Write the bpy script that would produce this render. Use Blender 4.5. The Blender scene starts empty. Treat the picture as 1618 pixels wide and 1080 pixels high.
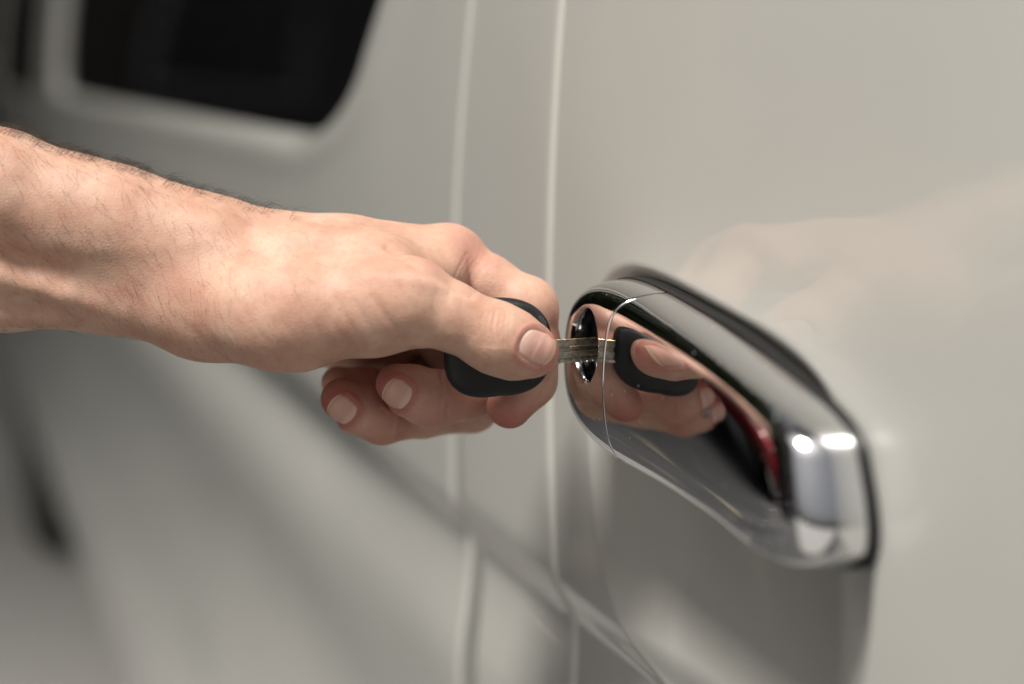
import bpy, bmesh, math, random
import numpy as np
from math import radians, sin, cos, pi, sqrt, atan2
from mathutils import Vector, Matrix
random.seed(7); rng = np.random.default_rng(11)
S = bpy.context.scene
COL = S.collection

# ------------------------------------------------------------------ camera
# world in metres: the car side is the plane Y=0 (outside is -Y), X runs along the car, Z up
TH, PITCH, FPX = radians(19.7), radians(9.24), 2697.0
D_ = np.array([-cos(TH)*cos(PITCH), sin(TH)*cos(PITCH), -sin(PITCH)])
R_ = np.cross(D_, [0, 0, 1]); R_ /= np.linalg.norm(R_)
U_ = np.cross(R_, D_)
CAM = np.array([0.49393, -0.22088, 0.08829])
FD = 0.54
cd = bpy.data.cameras.new('camera'); cam = bpy.data.objects.new('camera', cd); COL.objects.link(cam)
cd.sensor_width = 36; cd.lens = FPX/1618*36; cd.clip_start = 0.01; cd.clip_end = 3000
cd.dof.use_dof = True; cd.dof.focus_distance = 0.530; cd.dof.aperture_fstop = 4.0; cd.dof.aperture_blades = 0
M = Matrix(((R_[0], U_[0], -D_[0], CAM[0]), (R_[1], U_[1], -D_[1], CAM[1]), (R_[2], U_[2], -D_[2], CAM[2]), (0, 0, 0, 1)))
cam.matrix_world = M
S.camera = cam
# ------------------------------------------------------------------ sky, sun, exposure
SUN_EL, SUN_DIR_AZ = radians(64), radians(-60)      # azimuth measured from +X towards -Y
sd = Vector((cos(SUN_EL)*cos(SUN_DIR_AZ), cos(SUN_EL)*sin(SUN_DIR_AZ), sin(SUN_EL)))
w = bpy.data.worlds.new('World'); S.world = w; w.use_nodes = True
nt = w.node_tree; bg = nt.nodes['Background']
sky = nt.nodes.new('ShaderNodeTexSky'); sky.sky_type = 'NISHITA'; sky.sun_disc = False
sky.sun_elevation = SUN_EL; sky.sun_rotation = atan2(sd.x, sd.y); sky.dust_density = 7.0; sky.air_density = 1.0; sky.ozone_density = 0.5
hsv = nt.nodes.new('ShaderNodeHueSaturation'); hsv.inputs['Saturation'].default_value = .30   # thin white overcast
nt.links.new(sky.outputs[0], hsv.inputs['Color']); nt.links.new(hsv.outputs[0], bg.inputs[0]); bg.inputs[1].default_value = 0.05
sl = bpy.data.lights.new('sun', 'SUN'); sun = bpy.data.objects.new('sun', sl); COL.objects.link(sun)
sl.energy = 4.8; sl.angle = radians(17); sl.color = (1, .955, .89)
sun.rotation_euler = sd.to_track_quat('Z', 'Y').to_euler()
S.view_settings.view_transform = 'Standard'; S.view_settings.look = 'None'
S.view_settings.exposure = 0.20; S.view_settings.gamma = 1.0
S.cycles.max_bounces = 10; S.cycles.glossy_bounces = 6; S.cycles.use_denoising = True

# ------------------------------------------------------------------ helpers
def link(o, parent=None):
    COL.objects.link(o)
    if parent is not None: o.parent = parent
    return o
def tag(o, label=None, cat=None, group=None, kind=None):
    if label: o['label'] = label
    if cat: o['category'] = cat
    if group: o['group'] = group
    if kind: o['kind'] = kind
    return o
def empty(name, loc=(0, 0, 0), rz=0):
    o = bpy.data.objects.new(name, None); o.location = loc; o.rotation_euler = (0, 0, rz); o.empty_display_size = .1
    return link(o)
def mesh_obj(name, verts, faces, mat, parent=None, smooth=True):
    me = bpy.data.meshes.new(name)
    me.from_pydata([tuple(map(float, v)) for v in verts], [], [tuple(map(int, f)) for f in faces])
    me.validate()
    if smooth: me.shade_smooth()
    me.materials.append(mat)
    return link(bpy.data.objects.new(name, me), parent)
def bm_obj(name, bm, mat, parent=None, smooth=True):
    me = bpy.data.meshes.new(name); bmesh.ops.recalc_face_normals(bm, faces=bm.faces[:]); bm.to_mesh(me); bm.free()
    if smooth: me.shade_smooth()
    me.materials.append(mat)
    return link(bpy.data.objects.new(name, me), parent)
def sharp(o, deg=35):
    o.data.set_sharp_from_angle(angle=radians(deg)); return o
def box(bm, c, s, bev=0.0):
    r = bmesh.ops.create_cube(bm, size=1, matrix=Matrix.Translation(c) @ Matrix.Diagonal((s[0], s[1], s[2], 1)))
    if bev:
        es = list({e for v in r['verts'] for e in v.link_edges})
        bmesh.ops.bevel(bm, geom=es, offset=bev, segments=2, affect='EDGES', profile=.5)
def grid_faces(nu, nv, wrap_v=False):
    f = []
    for i in range(nu-1):
        for j in range(nv if wrap_v else nv-1):
            a = i*nv+j; b = i*nv+(j+1) % nv
            f.append((a, b, b+nv, a+nv))
    return f
def smoothstep(a, b, x):
    t = np.clip((x-a)/(b-a), 0, 1); return t*t*(3-2*t)

# ------------------------------------------------------------------ materials
def mat(name, color, rough=.5, metal=0, **kw):
    m = bpy.data.materials.new(name); m.use_nodes = True
    b = m.node_tree.nodes['Principled BSDF']
    b.inputs['Base Color'].default_value = (*color, 1); b.inputs['Roughness'].default_value = rough
    b.inputs['Metallic'].default_value = metal
    for k, v in kw.items(): b.inputs[k.replace('_', ' ')].default_value = v
    return m
def N(m, t, **kw):
    n = m.node_tree.nodes.new(t)
    for k, v in kw.items():
        if k in n.inputs: n.inputs[k].default_value = v
        else: setattr(n, k, v)
    return n
def L(m, a, b): m.node_tree.links.new(a, b)
def noise_mix(m, c1, c2, scale, detail=4, lo=.35, hi=.65):
    tc = N(m, 'ShaderNodeTexCoord'); no = N(m, 'ShaderNodeTexNoise'); no.inputs['Scale'].default_value = scale; no.inputs['Detail'].default_value = detail
    cr = N(m, 'ShaderNodeValToRGB'); cr.color_ramp.elements[0].position = lo; cr.color_ramp.elements[1].position = hi
    cr.color_ramp.elements[0].color = (*c1, 1); cr.color_ramp.elements[1].color = (*c2, 1)
    L(m, tc.outputs['Object'], no.inputs['Vector']); L(m, no.outputs['Fac'], cr.inputs['Fac'])
    L(m, cr.outputs['Color'], m.node_tree.nodes['Principled BSDF'].inputs['Base Color'])
    return no, cr
def bump(m, height, strength, dist):
    b = N(m, 'ShaderNodeBump'); b.inputs['Strength'].default_value = strength; b.inputs['Distance'].default_value = dist
    L(m, height, b.inputs['Height']); L(m, b.outputs['Normal'], m.node_tree.nodes['Principled BSDF'].inputs['Normal'])
    return b

PAINT = mat('silver_beige_paint', (.50, .485, .43), .42, .10, Coat_Weight=1.0, Coat_Roughness=.03, Coat_IOR=1.5)
def paint_detail(m):
    b = m.node_tree.nodes['Principled BSDF']
    tc = N(m, 'ShaderNodeTexCoord')
    # metallic flake / orange peel and faint dust, tiny chips
    n1 = N(m, 'ShaderNodeTexNoise'); n1.inputs['Scale'].default_value = 9; n1.inputs['Detail'].default_value = 5
    n2 = N(m, 'ShaderNodeTexNoise'); n2.inputs['Scale'].default_value = 3200; n2.inputs['Detail'].default_value = 1
    vo = N(m, 'ShaderNodeTexVoronoi'); vo.inputs['Scale'].default_value = 85
    for n in (n1, n2, vo): L(m, tc.outputs['Object'], n.inputs['Vector'])
    cr = N(m, 'ShaderNodeValToRGB'); cr.color_ramp.elements[0].position = .3; cr.color_ramp.elements[1].position = .7
    cr.color_ramp.elements[0].color = (.57, .57, .53, 1); cr.color_ramp.elements[1].color = (.605, .605, .565, 1)
    L(m, n1.outputs['Fac'], cr.inputs['Fac'])
    mx = N(m, 'ShaderNodeMix', data_type='RGBA', blend_type='MULTIPLY'); mx.inputs[0].default_value = .12
    L(m, cr.outputs['Color'], mx.inputs[6]); L(m, n2.outputs['Color'], mx.inputs[7])
    # sparse dark specks: a voronoi cell whose random colour is high and whose centre is near
    lt = N(m, 'ShaderNodeMath', operation='LESS_THAN'); lt.inputs[1].default_value = .045
    L(m, vo.outputs['Distance'], lt.inputs[0])
    sp = N(m, 'ShaderNodeSeparateColor'); L(m, vo.outputs['Color'], sp.inputs[0])
    gt = N(m, 'ShaderNodeMath', operation='GREATER_THAN'); gt.inputs[1].default_value = .93; L(m, sp.outputs[0], gt.inputs[0])
    mu = N(m, 'ShaderNodeMath', operation='MULTIPLY'); L(m, lt.outputs[0], mu.inputs[0]); L(m, gt.outputs[0], mu.inputs[1])
    mx2 = N(m, 'ShaderNodeMix', data_type='RGBA'); L(m, mu.outputs[0], mx2.inputs[0]); L(m, mx.outputs[2], mx2.inputs[6]); mx2.inputs[7].default_value = (.10, .09, .07, 1)
    L(m, mx2.outputs[2], b.inputs['Base Color'])
    n5 = N(m, 'ShaderNodeTexNoise'); n5.inputs['Scale'].default_value = 26; n5.inputs['Detail'].default_value = 9; n5.inputs['Roughness'].default_value = .75; L(m, tc.outputs['Object'], n5.inputs['Vector'])
    mr = N(m, 'ShaderNodeMapRange'); mr.inputs[1].default_value = .4; mr.inputs[2].default_value = .75; mr.inputs[3].default_value = .015; mr.inputs[4].default_value = .07
    L(m, n5.outputs['Fac'], mr.inputs[0]); L(m, mr.outputs[0], b.inputs['Coat Roughness'])
    n3 = N(m, 'ShaderNodeTexNoise'); n3.inputs['Scale'].default_value = 260; n3.inputs['Detail'].default_value = 2
    L(m, tc.outputs['Object'], n3.inputs['Vector'])
    bp = N(m, 'ShaderNodeBump'); bp.inputs['Strength'].default_value = .022; bp.inputs['Distance'].default_value = .0006
    L(m, n3.outputs['Fac'], bp.inputs['Height']); L(m, bp.outputs['Normal'], b.inputs['Coat Normal'])
paint_detail(PAINT)
CHROME = mat('chrome', (.80, .80, .81), .035, 1.0)
def chrome_detail(m):
    tc = N(m, 'ShaderNodeTexCoord')
    vo = N(m, 'ShaderNodeTexVoronoi'); vo.inputs['Scale'].default_value = 420
    n = N(m, 'ShaderNodeTexNoise'); n.inputs['Scale'].default_value = 60; n.inputs['Detail'].default_value = 6
    L(m, tc.outputs['Object'], vo.inputs['Vector']); L(m, tc.outputs['Object'], n.inputs['Vector'])
    lt = N(m, 'ShaderNodeMath', operation='LESS_THAN'); lt.inputs[1].default_value = .13; L(m, vo.outputs['Distance'], lt.inputs[0])
    sp = N(m, 'ShaderNodeSeparateColor'); L(m, vo.outputs['Color'], sp.inputs[0])
    gt = N(m, 'ShaderNodeMath', operation='GREATER_THAN'); gt.inputs[1].default_value = .90; L(m, sp.outputs[0], gt.inputs[0])
    mu = N(m, 'ShaderNodeMath', operation='MULTIPLY'); L(m, lt.outputs[0], mu.inputs[0]); L(m, gt.outputs[0], mu.inputs[1])
    mr = N(m, 'ShaderNodeMapRange'); mr.inputs[1].default_value = .4; mr.inputs[2].default_value = .8; mr.inputs[3].default_value = .02; mr.inputs[4].default_value = .07
    L(m, n.outputs['Fac'], mr.inputs[0])
    ad = N(m, 'ShaderNodeMath', operation='MULTIPLY_ADD'); ad.inputs[1].default_value = .45; L(m, mu.outputs[0], ad.inputs[0]); L(m, mr.outputs[0], ad.inputs[2])
    L(m, ad.outputs[0], m.node_tree.nodes['Principled BSDF'].inputs['Roughness'])
chrome_detail(CHROME)
RUBBER = mat('black_rubber', (.012, .012, .012), .45)
INNER = mat('dark_cavity', (.01, .01, .01), .6)
STEEL = mat('lock_steel', (.35, .34, .33), .3, 1)
GLASS = mat('tinted_window_glass', (.006, .006, .007), .03)
KEYP = mat('black_key_plastic', (.008, .0085, .010), .46, Specular_IOR_Level=.35)
n = N(KEYP, 'ShaderNodeTexNoise'); n.inputs['Scale'].default_value = 1500; n.inputs['Detail'].default_value = 3
tc = N(KEYP, 'ShaderNodeTexCoord'); L(KEYP, tc.outputs['Object'], n.inputs['Vector']); bump(KEYP, n.outputs['Fac'], .35, .0002)
BLADE = mat('key_blade_metal', (.22, .20, .17), .36, 1)
noise_mix(BLADE, (.26, .24, .20), (.46, .43, .38), 700, 5)
BRASS = mat('worn_brass_edge', (.62, .45, .22), .3, 1)
noise_mix(BRASS, (.30, .24, .15), (.80, .62, .36), 900, 4)
TYRE = mat('tyre_rubber', (.05, .05, .048), .8)
RIM = mat('wheel_rim', (.5, .5, .5), .3, .9)

# ------------------------------------------------------------------ ground
ASPH = mat('asphalt', (.04, .04, .042), .9, Specular_IOR_Level=.2)
no, cr = noise_mix(ASPH, (.055, .056, .058), (.085, .085, .086), 1.3, 8)
nb = N(ASPH, 'ShaderNodeTexNoise'); nb.inputs['Scale'].default_value = 160; tcb = N(ASPH, 'ShaderNodeTexCoord')
L(ASPH, tcb.outputs['Object'], nb.inputs['Vector']); bump(ASPH, nb.outputs['Fac'], .5, .01)
GZ = -1.02
CONC = mat('pale_concrete', (.25, .25, .24), .8); noise_mix(CONC, (.26, .255, .245), (.29, .285, .27), 2.2, 8)
tag(mesh_obj('ground', [(-600, -600, GZ), (600, -600, GZ), (600, 600, GZ), (-600, 600, GZ)], [(0, 1, 2, 3)], ASPH, smooth=False), kind='structure')

V = []; 
for k in range(170):
    x, y = -1.0-11*rng.random(), -.9-6.0*rng.random(); a = rng.uniform(0, 6); q = rng.uniform(.03, .09)
    for t in range(5): V.append((x+q*cos(a+t*1.256)*(1+.4*(t % 2)), y+q*sin(a+t*1.256), GZ+.012+.02*rng.random()))
tag(mesh_obj('fallen_leaves', V, [tuple(range(5*k, 5*k+5)) for k in range(170)], mat('dry_leaf', (.34, .30, .22), .8), None, False), 'pale dry leaves strewn over the asphalt beside the van', 'leaves', kind='stuff')
bm = bmesh.new(); box(bm, (10.35, -12.4, GZ+.04), (20, 24.1, .16), .02)  # out-of-view pale slab, added to brighten the band reflected in the handle end
tag(bm_obj('pavement', bm, CONC, None, False), kind='structure')
bm = bmesh.new(); box(bm, (-16, 2.85, GZ-.01), (29, 6.4, .05), .01)
tag(bm_obj('pavement', bm, CONC, None, False), kind='structure')
# ------------------------------------------------------------------ the van
van = empty('van', (-1.0, .9, GZ))
tag(van, 'silver beige van seen along its side, chrome door handle in front', 'van')
VO = np.array([-1.0, .9, GZ])                       # children are written in world metres, then shifted
def vmesh(name, verts, faces, m, parent=None, smooth=True):
    o = mesh_obj(name, verts, faces, m, parent or van, smooth)
    if (parent or van) is van: o.matrix_parent_inverse = Matrix.Translation(-Vector(VO))
    return o
def side_y(z):
    """profile of the body side: barrel curve, pressed swage line, tuck-under"""
    z = np.asarray(z, float)
    y = np.where(z > 0, z*z/(2*1.35), z*z/(2*2.2))
    y = y + .0075*(1-smoothstep(-.121, -.099, z)) - .0080*(1-smoothstep(-.190, -.121, z))
    y = y - np.where(z < 0, z*z/(2*2.2), 0)*(1-smoothstep(-.60, -.13, z))
    y = y + .10*np.clip((-z-.60)/.22, 0, 1)**2
    return y
def skew(x, z): return x + .44*np.clip(z+.030, 0, 1)*smoothstep(.03, .135, x)
def bowl(x, z):
    lo = (np.abs((x-.048)/.094)**2.5 + np.abs((z+.030)/.092)**2.3)**(1/2.4)
    xr = skew(x, z)
    hi = (np.abs((xr-.048)/.094)**4 + np.abs(np.clip(z+.030, 0, 1)/(.0575-.011*smoothstep(-.03, .11, x)))**4)**(1/4)
    s = np.where(z > -.030, hi, lo)
    t = np.clip(1.0-s, 0, 1)
    rim = np.clip((1.02-s)/.06, 0, 1)
    return .0155*(1-(1-t)**2.2)*smoothstep(0, 1, rim) 
def panel(name, xs, zs, yf, m, ret_lo=None, ret_hi=None, shear=0.0, parent=None):
    """sheet over (x, z) with rounded returned edges at the low-x and high-x ends"""
    xs = list(xs); offs = [0]*len(xs); r = .0028
    cols = [(x, 0.0) for x in xs]
    def rim(x, sgn, depth):
        out = []
        for a in np.linspace(0, pi/2, 7)[1:]: out.append((x+sgn*r*sin(a), r*(1-cos(a))))
        out.append((x+sgn*r, depth)); return out
    if ret_lo: cols = rim(xs[0], -1, ret_lo)[::-1] + cols
    if ret_hi: cols = cols + rim(xs[-1], 1, ret_hi)
    X = np.array([c[0] for c in cols]); O = np.array([c[1] for c in cols])
    zs = np.asarray(zs); XX, ZZ = np.meshgrid(X, zs, indexing='ij')
    YY = yf(XX, ZZ) + O[:, None]
    XX = XX + shear*ZZ
    V = np.stack([XX, YY, ZZ], -1).reshape(-1, 3)
    return vmesh(name, V, [f[::-1] for f in grid_faces(len(X), len(zs))], m, parent)
def dens(*seg):
    out = []
    for a, b, n in seg: out += list(np.linspace(a, b, n, endpoint=False))
    out.append(seg[-1][1]); return np.array(out)
zs_main = dens((-.82, -.17, 26), (-.17, .04, 170), (.04, .16, 36))
xs_door = dens((-.0782, .16, 200), (.16, 1.0, 20))
front_door = panel('front_door', xs_door, zs_main, lambda x, z: side_y(z)+bowl(x, z), PAINT, ret_lo=.03, ret_hi=.03)
zp = dens((-.82, -.17, 20), (-.17, .62, 110))
panel('pillar_panel', dens((-.188, -.0842, 20)), zp, lambda x, z: side_y(z)-.0010, PAINT, ret_hi=.03, ret_lo=.004, shear=0)
# side panel with two window recesses
def rrect(x, z, x0, x1, z0, z1, r):
    cx, cz, hx, hz = (x0+x1)/2, (z0+z1)/2, (x1-x0)/2-r, (z1-z0)/2-r
    dx = np.abs(x-cx)-hx; dz = np.abs(z-cz)-hz
    return np.hypot(np.maximum(dx, 0), np.maximum(dz, 0)) + np.minimum(np.maximum(dx, dz), 0) - r
WINS = [(-2.12, -.402, .044, .55, .042), (-3.75, -2.45, .034, .50, .03)]
def side_f(x, z):
    y = side_y(z)-.0022*smoothstep(-.9, -.19, x)
    deeper = 1-smoothstep(-.50, -.215, x)                 # the swage line grows deeper towards the rear
    y = y + deeper*(.0095*(1-smoothstep(-.124, -.092, z)) - .0095*(1-smoothstep(-.220, -.124, z)))
    for (a, b, c, d_, r) in WINS:
        sdv = rrect((x-.9*(np.clip(z, 0, .24)-.05)*smoothstep(-1.3, -.6, x))*.36, z, a*.36, b*.36, c, d_, r)
        y = y + .014*(1-smoothstep(-.008, .004, sdv)) - .0012*np.exp(-((sdv-.012)/.009)**2)
    # wheel arch flare
    return y
xs_side = dens((-3.95, -3.5, 20), (-3.5, -2.5, 60), (-2.5, -1.6, 60), (-1.6, -.55, 40), (-.55, -.1942, 110))
zs_side = dens((-.82, -.17, 60), (-.17, .02, 60), (.02, .16, 60), (.16, .55, 20), (.55, .62, 6))
side = panel('side_panel', xs_side, zs_side, side_f, PAINT, ret_hi=.03, ret_lo=.03, shear=.10)
for (a, b, c, d_, r) in WINS:
    gx = np.linspace(a-.08, min(b+.20, -.245), 12); gz = np.linspace(c-.03, d_+.03, 24)
    V = [(x+.10*z, float(side_y(z))+.009, z) for x in gx for z in gz]
    vmesh('side_window', V, [f[::-1] for f in grid_faces(12, 24)], GLASS)
# front window above the frame, roof, far side and ends so that the van is a closed body
zz = np.linspace(.17, .62, 16)
V = [(x, float(side_y(z))+.012, z) for x in (.02, 1.0) for z in zz]
vmesh('front_window', V, grid_faces(2, 16), GLASS)
bm = bmesh.new(); V = []
prof = [(float(side_y(z))+.02, z) for z in np.linspace(-.80, .60, 30)]
prof = prof + [(.28, .80), (.5, .88), (1.3, .88), (1.55, .80)] + [(1.8-float(side_y(z)), z) for z in np.linspace(.60, -.80, 20)]
xs_b = [-3.97, -3.90, -3.2, -.3, .9, 1.5, 2.1]
rings = []
for i, x in enumerate(xs_b):
    sc = {0: .93, 5: .92, 6: .72}.get(i, 1.0)
    rings.append([bm.verts.new((x, .9+(y-.9)*(1-(1-sc)*.5), -.1+(z+.1)*sc)) for (y, z) in prof])
for i in range(len(rings)-1):
    for j in range(len(prof)-1): bm.faces.new((rings[i][j], rings[i+1][j], rings[i+1][j+1], rings[i][j+1]))
bm.faces.new(rings[0]); bm.faces.new(rings[-1])
# the shell behind the outer panels is dark underbody / interior
o = bm_obj('inner_shell', bm, mat('dark_underbody', (.2, .2, .19), .7), van); o.matrix_parent_inverse = Matrix.Translation(-Vector(VO))
zr = np.linspace(.62, .88, 10)
V = []
for x in (-3.95, 2.0):
    for a in np.linspace(0, 1, 12):
        V.append((x, .142+.4*(1-cos(a*pi/2)), .62+.27*sin(a*pi/2)))
    V.append((x, 1.7, .90))
vmesh('roof', V, grid_faces(2, 13), PAINT)
def lathe(bm, prof, seg, axis_o, mtx):
    rows = []
    for (r, h) in prof:
        rows.append([bm.verts.new(mtx @ Vector((r*cos(2*pi*k/seg), r*sin(2*pi*k/seg), h))) for k in range(seg)])
    for i in range(len(rows)-1):
        for k in range(seg): bm.faces.new((rows[i][k], rows[i][(k+1) % seg], rows[i+1][(k+1) % seg], rows[i+1][k]))
    return rows
def wheel(parent, c, R, wdt, inv=None, side_sign=-1):
    mtx = Matrix.Translation(c) @ Matrix.Rotation(pi/2*(-side_sign), 4, 'X')
    bm = bmesh.new()
    lathe(bm, [(R*.62, -wdt/2), (R*.9, -wdt/2), (R, -wdt*.36), (R, wdt*.36), (R*.9, wdt/2), (R*.66, wdt/2), (R*.62, wdt*.4)], 40, None, mtx)
    wh = bm_obj('wheel', bm, TYRE, parent)
    if inv is not None: wh.matrix_parent_inverse = inv
    bm = bmesh.new()
    lathe(bm, [(R*.63, wdt*.42), (R*.60, wdt*.46), (R*.55, wdt*.30), (R*.2, wdt*.36), (R*.12, wdt*.44), (.001, wdt*.46)], 40, None, mtx)
    bm_obj('rim', bm, RIM, wh)
    return wh
bm = bmesh.new(); lathe(bm, [(.001, .010), (.026, .009), (.036, .004), (.038, -.01)], 28, None, Matrix.Translation((-2.50, .066, -.800)) @ Matrix.Rotation(pi/2, 4, 'X'))
o = bm_obj('side_reflector', bm, mat('peach_reflector', (.85, .50, .36), .25), van); o.matrix_parent_inverse = Matrix.Translation(-Vector(VO))
wheel(van, (-3.52, .13, -.68), .34, .22, Matrix.Translation(-Vector(VO)))
wheel(van, (1.25, .16, -.68), .34, .22, Matrix.Translation(-Vector(VO)))

# ---- door handle: a chromed shell, cut by a curved joint into grip and end cap
HXL, HXR, HZC = -.030, .1475, -.0045
HCX = .055
def hzc(x): return HZC - .0035*smoothstep(.05, .14, x)
def hz_top(x): return .0293 - .0155*smoothstep(-.045, .145, x)
def hs(x, z):
    """0 in the middle, 1 on the outline"""
    zc0 = hzc(x); xs_ = skew(x, z)
    xs_ = np.where(x < HCX, x, HCX+(xs_-HCX)) if True else xs_
    c_ = HCX + (skew(HCX, z)-HCX)*np.where(x < HCX, 0, 1)
    ax = np.where(x < HCX, HCX-HXL, HXR-c_)
    nx = np.where(x < HCX, 4.2, 4.4-1.0*smoothstep(zc0, zc0+.014, z))
    b = np.where(z > zc0, hz_top(x), .0306-.0018*smoothstep(.03, .10, x)+.0098*smoothstep(.09, .16, x))
    X = np.where(x < HCX, HCX-x, np.maximum(xs_-c_, 0))/ax; Z = np.abs(z-zc0)/b
    return (X**nx + Z**2.9)**(1/3.1)
def split_x(z): return .0185 + .0085*np.abs((z-HZC)/.028)**2.0
def hh(x, z):
    s = np.clip(hs(x, z), 0, 1)
    crown = .0006*((z-HZC)/.028)**2 + .0020*(np.clip(x-.02, 0, 1)/.13)**2.6
    edge = (1-s**(8.5+6.5*smoothstep(.03, .12, x)))**(1/2.1)
    bend = (.030+.085*(np.clip(x, 0, 1)/.135)**1.6)*(z-HZC)
    return -(.0022 + .0188*edge) + crown + bend
def polar_part(name, cx, cz, rin, inside, nphi, nr, m, parent, floor_y=-.0012):
    V = []; 
    for k in range(nphi):
        a = 2*pi*k/nphi; ca, sa = cos(a), sin(a)
        lo, hi = 0, .25
        for _ in range(34):
            mid = (lo+hi)/2
            if inside(cx+mid*ca, cz+mid*sa): lo = mid
            else: hi = mid
        Rm = lo
        for j in range(nr):
            t = j/(nr-1); t = 1-(1-t)**2.2 if rin >= 0 else t
            rr = rin+(Rm-rin)*t
            x, z = cx+rr*ca, cz+rr*sa
            y = float(hh(np.float64(x), np.float64(z)))
            dsp = abs(x-float(split_x(z)))
            er = .0009+.0009*min(1, max(0, (z-.004)/.016)); e = max(0, 1-dsp/er); y += er*(1-sqrt(max(0, 1-e*e)))
            if rin > 0:
                e = max(0, 1-(rr-rin)/.0012); y += .0012*(1-sqrt(max(0, 1-e*e)))
            V.append((x, y, z))
        x, z = cx+Rm*ca, cz+Rm*sa
        V.append((x, floor_y, z))
    n2 = nr+1; F = []
    for k in range(nphi):
        k2 = (k+1) % nphi
        for j in range(n2-1): F.append((k*n2+j, k2*n2+j, k2*n2+j+1, k*n2+j+1))
    return vmesh(name, V, F, m, parent)
in_out = lambda x, z: float(hs(np.float64(x), np.float64(z))) < .9995
LX, LZ, LR = .0015, .0008, .0115
grip = polar_part('door_handle', .09, HZC, 1e-5, lambda x, z: in_out(x, z) and x > float(split_x(z))+.0003, 900, 90, CHROME, van)
cap = polar_part('end_cap', LX, LZ, LR, lambda x, z: in_out(x, z) and x < float(split_x(z))-.0003, 720, 50, CHROME, grip)
for o in (grip, cap): sharp(o, 50)
# black rubber gasket following the outline
V = []; ng = 240
sec = [(-.0006, -.0022), (.0001, -.0032), (.0008, -.0028), (.0012, -.0012), (.0006, .0150)]
for k in range(ng):
    a = 2*pi*k/ng; lo, hi = 0, .25
    for _ in range(30):
        mid = (lo+hi)/2
        if in_out(.07+mid*cos(a), HZC+mid*sin(a)): lo = mid
        else: hi = mid
    tp = 1
    for (dr, y) in sec: V.append((.07+(lo+dr*tp)*cos(a), y*(tp if y < 0 else 1), HZC+(lo+dr*tp)*sin(a)))
vmesh('gasket', V, grid_faces(ng, len(sec)) + [((ng-1)*len(sec)+j, (ng-1)*len(sec)+j+1, j+1, j) for j in range(len(sec)-1)], RUBBER, grip)
# lock barrel: chrome throat, recessed cylinder face with key slot
ym = float(hh(np.float64(LX), np.float64(LZ)))
mt = Matrix.Translation((LX, ym, LZ)) @ Matrix.Rotation(-pi/2, 4, 'X')        # local +Z -> +Y (inward)
V = []                                              # the throat follows the curved face all round
for k in range(96):
    a = 2*pi*k/96
    for (rr, dy) in ((LR+.0001, .0012), (LR-.0003, .0017), (LR-.0004, .0040), (LR-.0005, .0085)):
        y = float(hh(np.float64(LX+LR*cos(a)), np.float64(LZ+LR*sin(a))))
        V.append((LX+rr*cos(a), (y if dy < .005 else ym+.0012)+dy, LZ+rr*sin(a)))
rimo = vmesh('lock_rim', V, [(k*4+j, k*4+j+1, ((k+1) % 96)*4+j+1, ((k+1) % 96)*4+j) for k in range(96) for j in range(3)], mat('shaded_chrome', (.28, .28, .29), .10, 1), grip)  # same chrome, colour darkened to paint in the dark reflections of the hole
bm = bmesh.new(); lathe(bm, [(LR-.0002, .0090), (LR-.003, .0088), (.0072, .0088), (.0070, .0076), (.0062, .0072), (.0003, .0072)], 64, None, mt)
lock = bm_obj('lock_cylinder', bm, INNER, grip)

# ------------------------------------------------------------------ the key
key = empty('car_key', (0, -.05, LZ-.003))
tag(key, 'black plastic headed car key held by a thumb, its blade in the chrome lock', 'key')
KI = Matrix.Translation((0, .05, -(LZ-.003)))
KX, KZ = .0012, LZ-.0015
# head: rounded pillow in the plane X=KX
V = []; nu, nv = 40, 96
yc, zc, ay, az, hx = ym-.0282, KZ+.0026, .0175, .0154, .0047
for i in range(nu+1):
    t = -pi/2 + pi*i/nu
    for j in range(nv):
        a = 2*pi*j/nv
        rr = np.sign(cos(t))*abs(cos(t))**.42
        c_, s_ = np.sign(cos(a))*abs(cos(a))**.80, np.sign(sin(a))*abs(sin(a))**.80
        yy = ay*rr*c_; zz_ = az*rr*s_
        zz_ += -.16*yy*(-1) if yy < 0 and zz_ < 0 else 0
        if i == nu//2: yy *= .982; zz_ *= .982
        V.append((KX+hx*np.sign(sin(t))*abs(sin(t))**.8, yc+yy, zc+zz_-.05*yy))
o = mesh_obj('key_head', V, [f[::-1] for f in grid_faces(nu+1, nv, True)], KEYP, key); o.matrix_parent_inverse = KI
# blade: slab with notched edges and milled channel
def blade():
    bm = bmesh.new(); y0, y1 = yc+.012, ym+.0056+.004
    npt = 60; h = .0037; tk = .00115
    top, bot = [], []
    for i in range(npt+1):
        y = y0+(y1-y0)*i/npt
        tz = h - .00035*max(0, sin(i*.9+.4))*(1 if i > 20 else 0) ; bz = -h + .00055*max(0, sin(i*1.3))*(1 if i > 18 else 0)
        top.append((y, tz)); bot.append((y, bz))
    lv = [(1, tk), (.42, tk), (.36, tk*.45), (.02, tk*.45), (-.04, tk), (-.40, tk), (-.46, tk*.5), (-.66, tk*.5), (-.72, tk), (-1, tk)]
    for sgn in (1, -1):
        rows = []
        for i in range(npt+1):
            y, tz = top[i]; _, bz = bot[i]; row = []
            for (f, t) in lv:
                z = tz*f if f > 0 else -bz*f
                row.append(bm.verts.new((KX+sgn*t, y, KZ+z)))
            rows.append(row)
        for i in range(npt):
            for j in range(len(lv)-1):
                f = (rows[i][j], rows[i+1][j], rows[i+1][j+1], rows[i][j+1])
                bm.faces.new(f)
        if sgn == 1: A = rows
    for i in range(npt):
        bm.faces.new((A[i][0], A[i+1][0], rows[i+1][0], rows[i][0])); bm.faces.new((A[i][-1], A[i+1][-1], rows[i+1][-1], rows[i][-1]))
    return bm, y0, y1, tk
bm, y0, y1, tk = blade()
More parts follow.
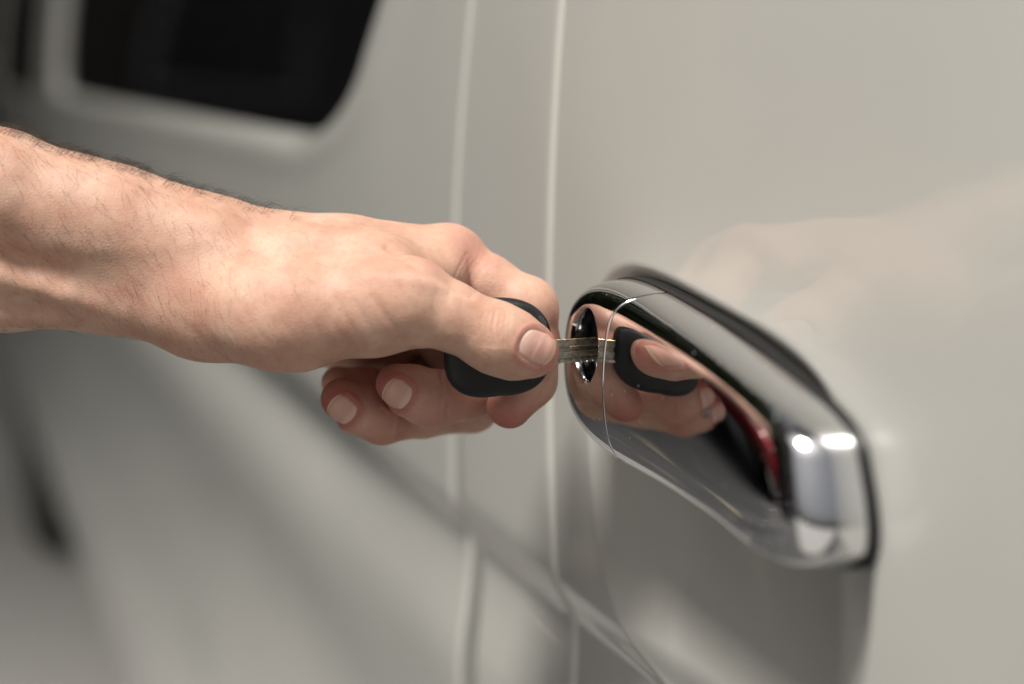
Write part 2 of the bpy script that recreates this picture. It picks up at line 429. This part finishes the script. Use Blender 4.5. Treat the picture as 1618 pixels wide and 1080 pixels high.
bl = sharp(bm_obj('key_blade', bm, BLADE, key), 25); bl.matrix_parent_inverse = KI
for (z, y_a, hgt) in ((.00375, y0, .0005), (.00148, y0+.0115, .00042), (-.00012, y0+.0115, .0003), (-.00150, y0+.014, .0003), (-.00362, y0+.013, .0004)):
    bm = bmesh.new(); n_ = 24; rows = []
    for i in range(n_+1):
        y = y_a+(y1-y_a)*i/n_; hv = hgt*(.55+.45*abs(sin(i*2.1+z*9000)))
        rows.append([bm.verts.new((KX+tk*c1, y, KZ+z+hv*c2)) for (c1, c2) in ((1.0, -.5), (1.10, -.3), (1.10, .3), (1.0, .5))])
    for i in range(n_):
        for j in range(3): bm.faces.new((rows[i][j], rows[i][j+1], rows[i+1][j+1], rows[i+1][j]))
    o = bm_obj('blade_edge', bm, BRASS, bl)

# ------------------------------------------------------------------ the hand and forearm
# a signed distance field of joined tapered limbs, meshed as ONE continuous surface.
# Frame of the arm, in millimetres: a along the arm towards the car, b up, w towards the photographer.
def J(px, py, w, r=0):
    dep = FD*1000-w
    return ((px-809)/FPX*dep, -(py-540)/FPX*dep, w, r/FPX*dep)
def chain(*pts): return [J(*p) for p in pts]
def cone(P, A, B):
    a = np.array(A[:3], np.float32); b = np.array(B[:3], np.float32); ra, rb = A[3], B[3]
    ba = b-a; l2 = float(ba@ba); pa = P-a
    t = np.clip((pa@ba)/l2, 0, 1)
    q = pa-t[:, None]*ba
    ts = t*t*(3-2*t)*.35+t*.65
    return np.sqrt(np.einsum('ij,ij->i', q, q)) - (ra+(rb-ra)*ts)
def smin(a, b, k):
    h = np.maximum(k-np.abs(a-b), 0)/k
    return np.minimum(a, b)-h*h*k*.25
def dchain(P, pts, k):
    d = None
    for i in range(len(pts)-1):
        c = cone(P, pts[i], pts[i+1]); d = c if d is None else smin(d, c, k)
    return d
def ball(P, c):
    q = P-np.array(c[:3], np.float32); return np.sqrt(np.einsum('ij,ij->i', q, q))-c[3]

G_ARM = [
    (chain((-260, 240, 6, 100), (0, 302, 4, 96), (180, 352, 1, 85), (330, 402, 0, 82)), 14),
    (chain((-260, 420, -12, 108), (0, 424, -12, 97), (170, 440, -12, 81), (300, 466, -8, 73)), 12),
]
G_TEND = [
    chain((-240, 395, 12, 24), (0, 436, 9.5, 22), (110, 462, 7.5, 19), (215, 490, 6, 16), (330, 520, 6, 14)),
    chain((-240, 500, 3, 24), (0, 492, 2, 24), (170, 494, 1, 18), (290, 520, 3, 16)),
]
G_PALM = [
    (chain((130, 345, 2, 80), (330, 402, 0, 82), (540, 420, -6, 79), (700, 417, -16, 60)), 9),
    (chain((140, 440, -6, 66), (300, 466, 1, 76), (400, 482, 12, 80), (480, 493, 17, 83), (590, 485, 21, 75), (650, 480, 23, 62)), 9),
    (chain((300, 430, -12, 80), (680, 436, -30, 60)), 9),
    (chain((290, 450, -20, 76), (650, 470, -46, 56)), 9),
    (chain((290, 470, -22, 70), (600, 500, -58, 50)), 9),
    (chain((490, 522, -42, 52), (560, 540, -50, 48), (620, 540, -56, 48)), 9),
    (chain((470, 420, 8, 62), (600, 432, 10, 60), (690, 436, -2, 48)), 8),
]
THUMB = chain((600, 482, 23, 66), (648, 480, 24.5, 64), (705, 496, 25, 52), (785, 534, 22.5, 54), (818, 548, 20.3, 49), (846, 557, 18.6, 37))
INDEX = chain((700, 416, -16, 55), (770, 450, -12, 47), (832, 490, -9, 49), (843, 545, -9, 41), (836, 600, -9, 43), (805, 641, -6, 36))
MIDDLE = chain((690, 440, -32, 56), (790, 520, -38, 48), (806, 600, -30, 45), (740, 620, -17, 42), (680, 630, -6, 45), (650, 618, -2, 41), (626, 606, 2, 32))
RING = chain((655, 470, -48, 54), (735, 570, -54, 46), (745, 640, -44, 42), (670, 650, -30, 40), (604, 658, -18, 42), (570, 646, -14, 40), (540, 630, -9, 33))
PINKY = chain((605, 500, -60, 46), (670, 560, -66, 38), (685, 610, -60, 34), (620, 615, -44, 31), (575, 612, -34, 31), (534, 604, -27, 26))
BUMPS = [ # knuckles, tendons, pads: (px,py,w,r, k)
    (650, 470, 27, 60, 6), (717, 408, -14, 47, 6), (430, 505, 19, 62, 14), (335, 498, 4, 63, 12),
    (832, 482, -9, 47, 3),
]
def sdf(P):
    P = P.astype(np.float32)
    d = None
    for pts, k in G_ARM:
        c = dchain(P, pts, 4); d = c if d is None else smin(d, c, k)
    for pts in G_TEND: d = smin(d, dchain(P, pts, 3), 5)
    for pts, k in G_PALM: d = smin(d, dchain(P, pts, 4), k)
    for b in BUMPS: d = smin(d, ball(P, J(*b[:4])), b[4])
    th = dchain(P, THUMB, 4.0)
    # nail side of the thumb tip is flatter
    m0 = np.array(THUMB[0][:3], np.float32)
    kk = 1.2+8*np.exp(-(np.linalg.norm(P-m0, axis=1)/16)**2)
    d = smin(d, th, kk)
    fd = None
    for ch in (INDEX, MIDDLE, RING, PINKY):
        c = dchain(P, ch, 2.5)
        fd = c if fd is None else smin(fd, c, .7)
    mc = np.array(MIDDLE[0][:3], np.float32)
    kk = .8+7*np.exp(-(np.linalg.norm(P-mc, axis=1)/26)**2)
    d = smin(d, fd, kk)
    return d
def iso_mesh(f, lo, hi, h):
    n = [int(math.ceil((hi[i]-lo[i])/h))+1 for i in range(3)]
    st = 6; nc = [(v+st-1)//st for v in n]
    g = np.stack(np.meshgrid(*[lo[i]+(np.arange(nc[i])*st+st/2)*h for i in range(3)], indexing='ij'), -1).reshape(-1, 3)
    dc = f(g).reshape(nc); near = np.abs(dc) < st*h*1.25
    near = np.repeat(np.repeat(np.repeat(near, st, 0), st, 1), st, 2)[:n[0], :n[1], :n[2]]
    sg = np.repeat(np.repeat(np.repeat(np.sign(dc), st, 0), st, 1), st, 2)[:n[0], :n[1], :n[2]].astype(np.float32)*5
    idx = np.argwhere(near)
    vals = f(np.array(lo)+idx*h)
    sg[near] = vals
    Sg = sg < 0
    # cells with a sign change
    c = Sg[:-1, :-1, :-1].astype(np.int8)
    tot = np.zeros(c.shape, np.int8)
    for dx in (0, 1):
        for dy in (0, 1):
            for dz in (0, 1): tot += Sg[dx:n[0]-1+dx, dy:n[1]-1+dy, dz:n[2]-1+dz]
    act = (tot > 0) & (tot < 8)
    cid = -np.ones(act.shape, np.int64); ci = np.argwhere(act); cid[act] = np.arange(len(ci))
    acc = np.zeros((len(ci), 3)); cnt = np.zeros(len(ci))
    corners = [(i, j, k) for i in (0, 1) for j in (0, 1) for k in (0, 1)]
    for c0 in corners:
        for ax in range(3):
            if c0[ax]: continue
            c1 = list(c0); c1[ax] = 1
            a = sg[ci[:, 0]+c0[0], ci[:, 1]+c0[1], ci[:, 2]+c0[2]]; b = sg[ci[:, 0]+c1[0], ci[:, 1]+c1[1], ci[:, 2]+c1[2]]
            m = (a < 0) != (b < 0); t = np.where(m, a/np.where(m, a-b, 1), 0)
            p = np.array(c0, float)[None]+t[:, None]*(np.array(c1)-np.array(c0))[None]
            acc[m] += p[m]; cnt[m] += 1
    V = np.array(lo)+(ci+acc/np.maximum(cnt, 1)[:, None])*h
    F = []
    for ax in range(3):
        o1, o2 = [(1, 2), (2, 0), (0, 1)][ax]
        s0 = [slice(None)]*3; s1 = [slice(None)]*3; s0[ax] = slice(0, -1); s1[ax] = slice(1, None)
        A = Sg[tuple(s0)]; B = Sg[tuple(s1)]
        e = np.argwhere(A != B); e = e[(e[:, o1] > 0) & (e[:, o2] > 0) & (e[:, o1] < n[o1]-1) & (e[:, o2] < n[o2]-1)]
        def cc(d1, d2):
            q = e.copy(); q[:, o1] -= d1; q[:, o2] -= d2; return cid[q[:, 0], q[:, 1], q[:, 2]]
        q = np.stack([cc(1, 1), cc(0, 1), cc(0, 0), cc(1, 0)], 1)
        fl = A[e[:, 0], e[:, 1], e[:, 2]]
        q[~fl] = q[~fl][:, ::-1]
        F.append(q)
    F = np.concatenate(F); F = F[(F >= 0).all(1)]
    for _ in range(3):                                # settle on the exact surface
        d, g = sdf_grad(f, V); V = V - (d/np.maximum((g*g).sum(1), .2))[:, None]*g
    return V, F
def sdf_grad(f, V, e=.15):
    d = f(V); g = np.stack([f(V+np.eye(3)[i]*e)-f(V-np.eye(3)[i]*e) for i in range(3)], 1)/(2*e)
    return d.astype(float), g.astype(float)
HV, HF = iso_mesh(sdf, (-196, -46, -84), (30, 84, 52), .62)
_, HN = sdf_grad(sdf, HV); HN /= np.linalg.norm(HN, axis=1)[:, None]
def to_px(V):
    dep = FD*1000-V[:, 2]; return 809+V[:, 0]/dep*FPX, 540-V[:, 1]/dep*FPX
PX, PY = to_px(HV)
front = HN[:, 2] > -.1
disp = np.zeros(len(HV)); red = np.zeros(len(HV))
def seg_d(px, py, pts):
    d = np.full(len(px), 1e9)
    for (x0, y0_), (x1, y1_) in zip(pts[:-1], pts[1:]):
        vx, vy = x1-x0, y1_-y0_; t = np.clip(((px-x0)*vx+(py-y0_)*vy)/(vx*vx+vy*vy), 0, 1)
        d = np.minimum(d, np.hypot(px-x0-t*vx, py-y0_-t*vy))
    return d
def wr(pts, depth, wid, wmin=-99, wmax=99):
    """skin crease along a line on the side facing the photographer"""
    m = front & (HV[:, 2] > wmin) & (HV[:, 2] < wmax)
    d = seg_d(PX, PY, pts); disp[:] -= np.where(m, depth*np.exp(-(d/wid)**2), 0)
# thumb: joint folds
for k, (dx, dp) in enumerate(((-14, .16), (-6, .22), (3, .30), (12, .18), (20, .2), (27, .12))):
    wr([(780+dx, 492), (775+dx*1.1, 515), (778+dx*.9, 545)], dp*1.35, 3.0, wmin=12)
for dx, dp in ((0, .10), (22, .08), (44, .10)): wr([(690+dx, 460), (684+dx, 490), (690+dx, 520)], dp, 4, wmin=12)
# web between thumb and index, folds on the index side
wr([(612, 390), (650, 416), (700, 444), (745, 466)], .9, 7, wmin=-20)
for a_, dp in ((0, .20), (7, .10), (16, .14), (24, .10), (37, .12)): wr([(716+a_, 446-a_*.1), (724+a_, 425), (738+a_*1.1, 400+a_*.4)], dp, 2.6, wmax=12)
# thenar folds and wrist folds
for k, (x, dp) in enumerate(((500, .32), (528, .3), (556, .36), (585, .3), (452, .22), (404, .16))):
    wr([(x-26, 470+k % 2*6), (x-8, 505), (x+22, 545)], dp*.5, 5)
wr([(588, 470), (640, 540), (665, 560)], .3, 6)
wr([(278, 500), (330, 545), (400, 575)], .12, 8)
# finger folds
for (x, y) in ((692, 622), (704, 628)): wr([(x, y-34), (x+6, y), (x+2, y+30)], .5, 3.4, wmin=-30, wmax=15)
for (x, y) in ((618, 655), (630, 660)): wr([(x, y-34), (x+6, y), (x, y+30)], .3, 4, wmin=-45, wmax=5)
# veins and tendons raised under the skin
def raise_(pts, hgt, wid, wmin=-99):
    disp[:] += np.where(front & (HV[:, 2] > wmin), hgt*np.exp(-(seg_d(PX, PY, pts)/wid)**2), 0)
raise_([(0, 380), (90, 392), (190, 400), (300, 382), (430, 372)], .2, 14)
raise_([(360, 390), (470, 372), (590, 372)], .2, 11); raise_([(560, 430), (640, 438), (700, 452)], .4, 12, 8)
# low-frequency flesh unevenness
for f_, a_ in ((.11, .10), (.23, .08), (.5, .05)):
    ph = rng.uniform(0, 6, 3); disp += a_*np.sin(HV[:, 0]*f_+ph[0])*np.sin(HV[:, 1]*f_*1.3+ph[1])*np.sin(HV[:, 2]*f_*1.1+ph[2])
# nails: (centre px, half length, half width, angle of the growing direction, w range)
NAILS = [('thumbnail', 849, 548, 29, 27, radians(-27), 10, 60, 2.6), ('fingernail', 628, 622, 23, 24, radians(150), -20, 30, 2.6), ('fingernail', 541, 647, 23, 22, radians(142), -30, 20, 2.6)]
def nail_uv(px, py, nl):
    _, cx, cy, hl, hw, an, *_r = nl
    dx, dy = px-cx, -(py-cy); u = (dx*cos(an)+dy*sin(an))/hl; v = (-dx*sin(an)+dy*cos(an))/hw
    return u, v
nailm = np.zeros(len(HV))
for nl in NAILS:
    u, v = nail_uv(PX, PY, nl); s = (np.abs(u)**nl[8]+np.abs(v)**nl[8])**(1/nl[8])
    m = front & (HV[:, 2] > nl[6]) & (HV[:, 2] < nl[7])
    disp -= np.where(m, .55*(1-smoothstep(.85, 1.05, s)), 0)
    disp += np.where(m & (u < .6), .35*np.exp(-((s-1.22)/.12)**2), 0)
    nailm = np.maximum(nailm, np.where(m, np.exp(-((s-1.1)/.35)**2), 0))
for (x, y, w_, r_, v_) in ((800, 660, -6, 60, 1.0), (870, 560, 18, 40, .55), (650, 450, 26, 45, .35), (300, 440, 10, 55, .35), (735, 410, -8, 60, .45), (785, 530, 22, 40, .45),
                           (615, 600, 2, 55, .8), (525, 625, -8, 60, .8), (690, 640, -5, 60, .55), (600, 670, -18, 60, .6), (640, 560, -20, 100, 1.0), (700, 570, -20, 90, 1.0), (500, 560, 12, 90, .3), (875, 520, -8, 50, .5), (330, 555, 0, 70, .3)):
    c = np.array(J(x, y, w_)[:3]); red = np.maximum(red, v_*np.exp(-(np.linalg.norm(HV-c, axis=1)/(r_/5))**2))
red = np.clip(red+nailm*.4, 0, 1)  # natural skin redness, plus painted shade on the curled fingers and in the palm
HV2 = HV+HN*disp[:, None]
def to_world(V):
    V = np.asarray(V)/1000.0
    return CAM+V[:, 0:1]*R_+V[:, 1:2]*U_+(FD-V[:, 2:3])*D_
WV = to_world(HV2)

SKIN = mat('skin', (.6, .38, .28), .56, Subsurface_Weight=.22, Subsurface_Scale=.004, Specular_IOR_Level=.36)
def skin_nodes(m):
    b = m.node_tree.nodes['Principled BSDF']; b.inputs['Subsurface Radius'].default_value = (1, .35, .2)
    at = N(m, 'ShaderNodeAttribute', attribute_name='flush_and_shade'); tc = N(m, 'ShaderNodeTexCoord')
    n1 = N(m, 'ShaderNodeTexNoise'); n1.inputs['Scale'].default_value = 75; n1.inputs['Detail'].default_value = 6; n1.inputs['Roughness'].default_value = .6
    n2 = N(m, 'ShaderNodeTexNoise'); n2.inputs['Scale'].default_value = 520; n2.inputs['Detail'].default_value = 3
    for n in (n1, n2): L(m, tc.outputs['Object'], n.inputs['Vector'])
    cr = N(m, 'ShaderNodeValToRGB'); e = cr.color_ramp.elements
    e[0].position = .32; e[0].color = (.49, .28, .20, 1); e[1].position = .68; e[1].color = (.61, .405, .305, 1)
    L(m, n1.outputs['Fac'], cr.inputs['Fac'])
    mx = N(m, 'ShaderNodeMix', data_type='RGBA'); n4 = N(m, 'ShaderNodeTexNoise'); n4.inputs['Scale'].default_value = 130; n4.inputs['Detail'].default_value = 7; n4.inputs['Roughness'].default_value = .7
    L(m, tc.outputs['Object'], n4.inputs['Vector'])
    mr = N(m, 'ShaderNodeMapRange'); mr.inputs[1].default_value = .42; mr.inputs[2].default_value = .72; mr.inputs[3].default_value = 0; mr.inputs[4].default_value = .20; L(m, n4.outputs['Fac'], mr.inputs[0])
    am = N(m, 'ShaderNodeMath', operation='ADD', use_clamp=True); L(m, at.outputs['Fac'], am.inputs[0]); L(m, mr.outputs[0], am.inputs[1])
    L(m, am.outputs[0], mx.inputs[0]); L(m, cr.outputs['Color'], mx.inputs[6]); mx.inputs[7].default_value = (.38, .12, .10, 1)  # flush colour, also darkened to put shade into the curled fingers
    # freckle-like pores
    cr2 = N(m, 'ShaderNodeValToRGB'); cr2.color_ramp.elements[0].position = .30; cr2.color_ramp.elements[1].position = .46
    cr2.color_ramp.elements[0].color = (.90, .84, .80, 1); cr2.color_ramp.elements[1].color = (1, 1, 1, 1)
    L(m, n2.outputs['Fac'], cr2.inputs['Fac'])
    mu = N(m, 'ShaderNodeMix', data_type='RGBA', blend_type='MULTIPLY'); mu.inputs[0].default_value = .8
    L(m, mx.outputs[2], mu.inputs[6]); L(m, cr2.outputs['Color'], mu.inputs[7]); L(m, mu.outputs[2], b.inputs['Base Color'])
    # skin relief: crossing fine lines and pores
    vo = N(m, 'ShaderNodeTexVoronoi'); vo.inputs['Scale'].default_value = 900; vo.feature = 'DISTANCE_TO_EDGE'
    L(m, tc.outputs['Object'], vo.inputs['Vector'])
    wv = N(m, 'ShaderNodeTexNoise'); wv.inputs['Scale'].default_value = 190; wv.inputs['Detail'].default_value = 5; L(m, tc.outputs['Object'], wv.inputs['Vector'])
    ad = N(m, 'ShaderNodeMath', operation='MULTIPLY_ADD'); ad.inputs[1].default_value = .8; L(m, vo.outputs['Distance'], ad.inputs[0]); L(m, wv.outputs['Fac'], ad.inputs[2])
    bump(m, ad.outputs[0], .42, .00035)
skin_nodes(SKIN)
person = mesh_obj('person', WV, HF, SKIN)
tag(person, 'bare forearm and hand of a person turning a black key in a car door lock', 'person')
at = person.data.attributes.new('flush_and_shade', 'FLOAT', 'POINT'); at.data.foreach_set('value', red.astype(np.float32))

NAIL = mat('nail', (.66, .42, .35), .36, Subsurface_Weight=.25, Subsurface_Scale=.002, Coat_Weight=.1, Coat_Roughness=.2)
def nail_nodes(m):
    b = m.node_tree.nodes['Principled BSDF']
    at = N(m, 'ShaderNodeAttribute', attribute_name='along'); cr = N(m, 'ShaderNodeValToRGB'); e = cr.color_ramp.elements
    e[0].position = .0; e[0].color = (.66, .45, .38, 1); e[1].position = 1; e[1].color = (.70, .52, .38, 1)
    for p, c in ((.16, (.64, .41, .345)), (.28, (.58, .335, .275)), (.82, (.60, .335, .265)), (.92, (.50, .27, .19)), (.96, (.68, .49, .34))):
        q = e.new(p); q.color = (*c, 1)
    L(m, at.outputs['Fac'], cr.inputs['Fac']); L(m, cr.outputs['Color'], b.inputs['Base Color'])
nail_nodes(NAIL)
def build_nail(nl):
    name, cx, cy, hl, hw, an, w0, w1, ex = nl
    n_ = 26; P = []; UV = []
    for i in range(n_):
        for j in range(n_):
            u, v = -1+2*i/(n_-1), -1+2*j/(n_-1)
            uu = u*sqrt(1-v*v*.42) ; vv = v*sqrt(1-u*u*.42)
            x = cx+(uu*hl*cos(an)-vv*hw*sin(an)); y = cy-(uu*hl*sin(an)+vv*hw*cos(an))
            P.append((x, y)); UV.append((u, v))
    P = np.array(P); UV = np.array(UV)
    wd = np.full(len(P), float(w1)-18)
    dirs = None
    for _ in range(60):
        q = np.array([J(x, y, w_)[:3] for (x, y), w_ in zip(P, wd)])
        d = sdf(q); wd -= np.clip(d, -1, 4)*.8
    # over the silhouette the ray misses: hold those points near their neighbours
    q = np.array([J(x, y, w_)[:3] for (x, y), w_ in zip(P, wd)])
    W = wd.reshape(n_, n_); med = np.median(W)
    bad = (np.abs(sdf(q)) > .2) | (np.abs(wd-med) > 9)
    for _ in range(6): 
        if bad.any():
            good = ~bad
            for i in np.where(bad)[0]:
                dd = np.hypot(*(UV[good]-UV[i]).T); k = np.argmin(dd); wd[i] = wd[good][k]-dd[k]*2.0
            break
    q = np.array([J(x, y, w_)[:3] for (x, y), w_ in zip(P, wd)])
    _, g = sdf_grad(sdf, q); g /= np.linalg.norm(g, axis=1)[:, None]
    g[:] = g*.8+g.mean(0)*.2
    s = np.maximum(np.abs(UV[:, 0]), np.abs(UV[:, 1]))
    off = np.where(UV[:, 0] > 0, .10, -.05)-.35*smoothstep(.85, 1.0, s)*(UV[:, 0] < .8)
    q = q+g*off[:, None]
    low = q-g*.45
    V = np.concatenate([to_world(q), to_world(low)])
    nn = n_*n_; F = grid_faces(n_, n_)
    per = [(i, i+1) for i in range(n_-1)] + [(n_*i+n_-1, n_*(i+1)+n_-1) for i in range(n_-1)] + [(nn-1-i, nn-2-i) for i in range(n_-1)] + [(n_*(n_-1-i), n_*(n_-2-i)) for i in range(n_-1)]
    F = F+[(b_, a_, a_+nn, b_+nn) for a_, b_ in per]
    o = mesh_obj(name, V, F, NAIL, person)
    at = o.data.attributes.new('along', 'FLOAT', 'POINT')
    at.data.foreach_set('value', np.tile((UV[:, 0]+1)/2, 2).astype(np.float32))
    bm = bmesh.new(); bm.from_mesh(o.data); bmesh.ops.recalc_face_normals(bm, faces=bm.faces[:]); bm.to_mesh(o.data); bm.free()
    return o
for nl in NAILS: build_nail(nl)

# hair of the forearm
def hairs(name, idx, len_mm, rad_mm, curl, m, lift, dirfun):
    V = []; F = []; ns = 7
    for c, i in enumerate(idx):
        p = HV2[i].copy(); nrm = HN[i]; t = dirfun(i)
        t = t-nrm*(t@nrm); t /= np.linalg.norm(t)+1e-9
        ln = len_mm*rng.uniform(.5, 1.25); bi = np.cross(nrm, t); tw = rng.normal(0, .4)
        d = nrm*lift*rng.uniform(.6, 1.3)+t; d += bi*tw*.5; d /= np.linalg.norm(d)
        base = len(V); cv = rng.normal(0, curl); cu = rng.uniform(.3, 1.0)*curl
        for s in range(ns):
            q = s/(ns-1); r = rad_mm*(1-q*.85)
            e1 = np.cross(d, nrm); e1 /= np.linalg.norm(e1)+1e-9; e2 = np.cross(d, e1)
            for k in range(3): V.append(p+r*(e1*cos(2.094*k)+e2*sin(2.094*k)))
            p = p+d*ln/(ns-1); d = d+bi*cv*.35-nrm*cu*.42+t*.05; d /= np.linalg.norm(d)
        for s in range(ns-1):
            for k in range(3):
                a = base+s*3+k; b = base+s*3+(k+1) % 3; F.append((a, b, b+3, a+3))
    return tag(mesh_obj(name, to_world(np.array(V)), F, m, person), kind='stuff')
HD = mat('dark_arm_hair', (.035, .022, .014), .5); HL_ = mat('fine_arm_hair', (.13, .07, .04), .5)
allv = np.arange(len(HV))
arm = (PX < 500) & (PX > -60)
dens_x = np.clip((470-PX)/330, 0, 1)**.6
rim_ = arm & (np.abs(HN[:, 2]) < .55) & (HN[:, 1] > .5)
c1 = allv[rim_ & (rng.random(len(HV)) < .15*dens_x*(.35+1.3*(np.sin(PX*.11)*np.sin(PX*.043+1) > -.2)))]
hairs('dark_arm_hair', c1, 9.0, .040, 1.7, HD, 1.3, lambda i: np.array([.7, .15, -.5]))
fr = arm & (HN[:, 2] > .25) & (HN[:, 1] > -.75)
c2 = allv[fr & (rng.random(len(HV)) < .020*np.clip((560-PX)/360, 0, 1))]
hairs('fine_arm_hair', c2, 8.0, .033, .45, HL_, .35, lambda i: np.array([.45, -.8+1.5*(PX[i] < 90)*(PY[i] < 300)*0, .1]))
lw = arm & (HN[:, 1] < -.8)
c3 = allv[lw & (rng.random(len(HV)) < .012*np.clip((260-PX)/200, 0, 1))]
hairs('dark_arm_hair', c3, 4.5, .05, .6, HD, .5, lambda i: np.array([.8, -.1, .2]))

# ------------------------------------------------------------------ the street the chrome and paint reflect
def car(name, loc, rz, paint, label, ln=4.3, hgt=1.45, wd=1.75):
    e = empty(name, loc, rz); tag(e, label, 'car')
    prof = [(-.5, .30), (-.495, .52), (-.47, .62), (-.30, .68), (-.17, .98), (.12, 1.0), (.30, .70), (.47, .66), (.497, .50), (.5, .28), (.40, .18), (-.40, .18)]
    bm = bmesh.new(); cols = []
    for wy, sh in ((-.5, .93), (-.47, 1.0), (.47, 1.0), (.5, .93)):
        cols.append([bm.verts.new((x*ln, wy*wd*(1 if z < .66 else .82), (z if abs(wy) < .49 else .2+(z-.2)*sh)*hgt)) for (x, z) in prof])
    for a, b in zip(cols[:-1], cols[1:]):
        for j in range(len(prof)): bm.faces.new((a[j], b[j], b[(j+1) % len(prof)], a[(j+1) % len(prof)]))
    bm.faces.new(cols[0]); bm.faces.new(cols[-1])
    bmesh.ops.bevel(bm, geom=bm.edges[:], offset=.03, segments=2, affect='EDGES')
    bm_obj('body', bm, paint, e)
    for x0, x1, x2, x3 in ((-.28, -.17, .0, .0), (.012, .012, .11, .26)):
        for sy in (-1, 1):
            V = [(x0*ln, sy*wd*.455, .70*hgt), (x1*ln, sy*wd*.415, .94*hgt), (x2*ln, sy*wd*.415, .95*hgt), (x3*ln, sy*wd*.455, .71*hgt)]
            V += [(a, b-sy*.02, c) for a, b, c in V]
            mesh_obj('window', V, [(0, 1, 2, 3), (7, 6, 5, 4), (0, 4, 5, 1), (1, 5, 6, 2), (2, 6, 7, 3), (3, 7, 4, 0)], GLASS, e, False)
    for xa, za, xb, zb in ((-.298, .70, -.178, .965), (.135, .975, .298, .72)):
        V = [(xa*ln-.012*np.sign(-xa), -.38*wd, za*hgt+.012), (xb*ln-.012*np.sign(-xa), -.36*wd, zb*hgt+.012), (xb*ln-.012*np.sign(-xa), .36*wd, zb*hgt+.012), (xa*ln-.012*np.sign(-xa), .38*wd, za*hgt+.012)]
        V += [(a, b, c-.03) for a, b, c in V]
        mesh_obj('windscreen', V, [(0, 1, 2, 3), (7, 6, 5, 4), (0, 4, 5, 1), (1, 5, 6, 2), (2, 6, 7, 3), (3, 7, 4, 0)], GLASS, e, False)
    for x in (-.31, .32):
        for sy in (-1, 1): wheel(e, (x*ln, sy*wd*.44, .31), .31, .2, side_sign=sy)
    for sx, mm in ((1, HEADL), (-1, TAILL)):
        for sy in (-1, 1):
            bm = bmesh.new(); box(bm, (sx*.492*ln, sy*.36*wd, .56*hgt), (.06, .3, .12), .02); bm_obj('headlight' if sx > 0 else 'tail_light', bm, mm, e)
    return e
HEADL = mat('headlight_glass', (.7, .7, .7), .1, .6); TAILL = mat('tail_light_red', (.35, .01, .01), .15)
REDP = mat('red_car_paint', (.33, .008, .018), .3, .1, Coat_Weight=1.0); DKP = mat('dark_car_paint', (.02, .022, .026), .3, .3, Coat_Weight=1.0)
WHP = mat('white_car_paint', (.7, .7, .68), .3, 0, Coat_Weight=1.0)
car('red_car', (-6.6, -4.4, GZ), radians(8), REDP, 'small red car parked across the street, seen only in the chrome handle')
car('dark_car', (-3.6, -6.8, GZ), radians(4), DKP, 'black car parked nearest across the street, seen only in reflections')
BARK = mat('bark', (.06, .045, .03), .9); LEAF = mat('dark_foliage', (.035, .05, .02), .7)
noise_mix(LEAF, (.02, .032, .012), (.06, .08, .03), .8)
def tree(x, y, h, label):
    e = empty('tree', (x, y, GZ)); tag(e, label, 'tree', 'trees along the far side of the street')
    bm = bmesh.new(); lathe(bm, [(.30, 0), (.2, h*.2), (.15, h*.45), (.05, h*.8)], 10, None, Matrix.Identity(4))
    for k in range(6):
        a = k*1.05; m_ = Matrix.Translation((0, 0, h*(.25+.07*k))) @ Matrix.Rotation(a, 4, 'Z') @ Matrix.Rotation(.9, 4, 'Y')
        lathe(bm, [(.09, 0), (.05, h*.2), (.02, h*.34)], 6, None, m_)
    bm_obj('trunk', bm, BARK, e)
    n_ = 9000; nc = 16; P = None
    cc = np.stack([rng.normal(0, h*.17, nc), rng.normal(0, h*.17, nc), h*rng.uniform(.35, .9, nc)], 1)
    k = rng.integers(0, nc, n_); P = cc[k]+rng.normal(0, h*.075, (n_, 3))
    A = rng.normal(0, .13, (n_, 3)); B = rng.normal(0, .13, (n_, 3))
    V = np.stack([P-A, P+B*.6, P+A, P-B*.6], 1).reshape(-1, 3)
    tag(mesh_obj('crown', V, np.arange(4*n_).reshape(-1, 4), LEAF, e, False), kind='stuff')
for (x, y, h, l) in ((-6.5, -3.0, 12, 'big dark tree leaning over the kerb near the van'), (-15, -1.6, 9, 'tall dark tree closest to the line of the van'), (-13.5, -5.2, 10, 'dark leafy tree beyond the red car'), (-10.5, -9.5, 9.5, 'broadest dark tree behind the red car'),
                     (-8, -13.5, 8, 'dark tree behind the black car')):
    tree(x, y, h, l)
# long dark building behind the trees
bl_ = empty('building', (-15, -13, GZ), radians(-62)); tag(bl_, 'long dark brick building behind the trees across the street', 'building')
BRK = mat('dark_brick_wall', (.06, .045, .038), .85); noise_mix(BRK, (.045, .034, .03), (.08, .06, .05), 2.0)
bm = bmesh.new(); box(bm, (0, 0, 13), (60, 8, 26), 0); bm_obj('wall', bm, BRK, bl_, False)
bm = bmesh.new(); box(bm, (0, 0, 26.2), (61, 9, .4), .05); bm_obj('roof', bm, DKP, bl_, False)
w0 = None
for i in range(16):
    for fl_ in range(7):
        if w0 is None:
            bm = bmesh.new(); box(bm, (0, 0, 0), (1.6, .12, 1.8), .02); w0 = bm_obj('window', bm, WHP, bl_, False)
            bm = bmesh.new(); box(bm, (0, .03, 0), (1.4, .12, 1.6), 0); p0 = bm_obj('pane', bm, GLASS, w0, False)
            ww = w0
        else:
            ww = w0.copy(); link(ww, bl_); pp = p0.copy(); link(pp, ww)
        ww.location = (-28+i*3.7, 4.02, 2+3.4*fl_)
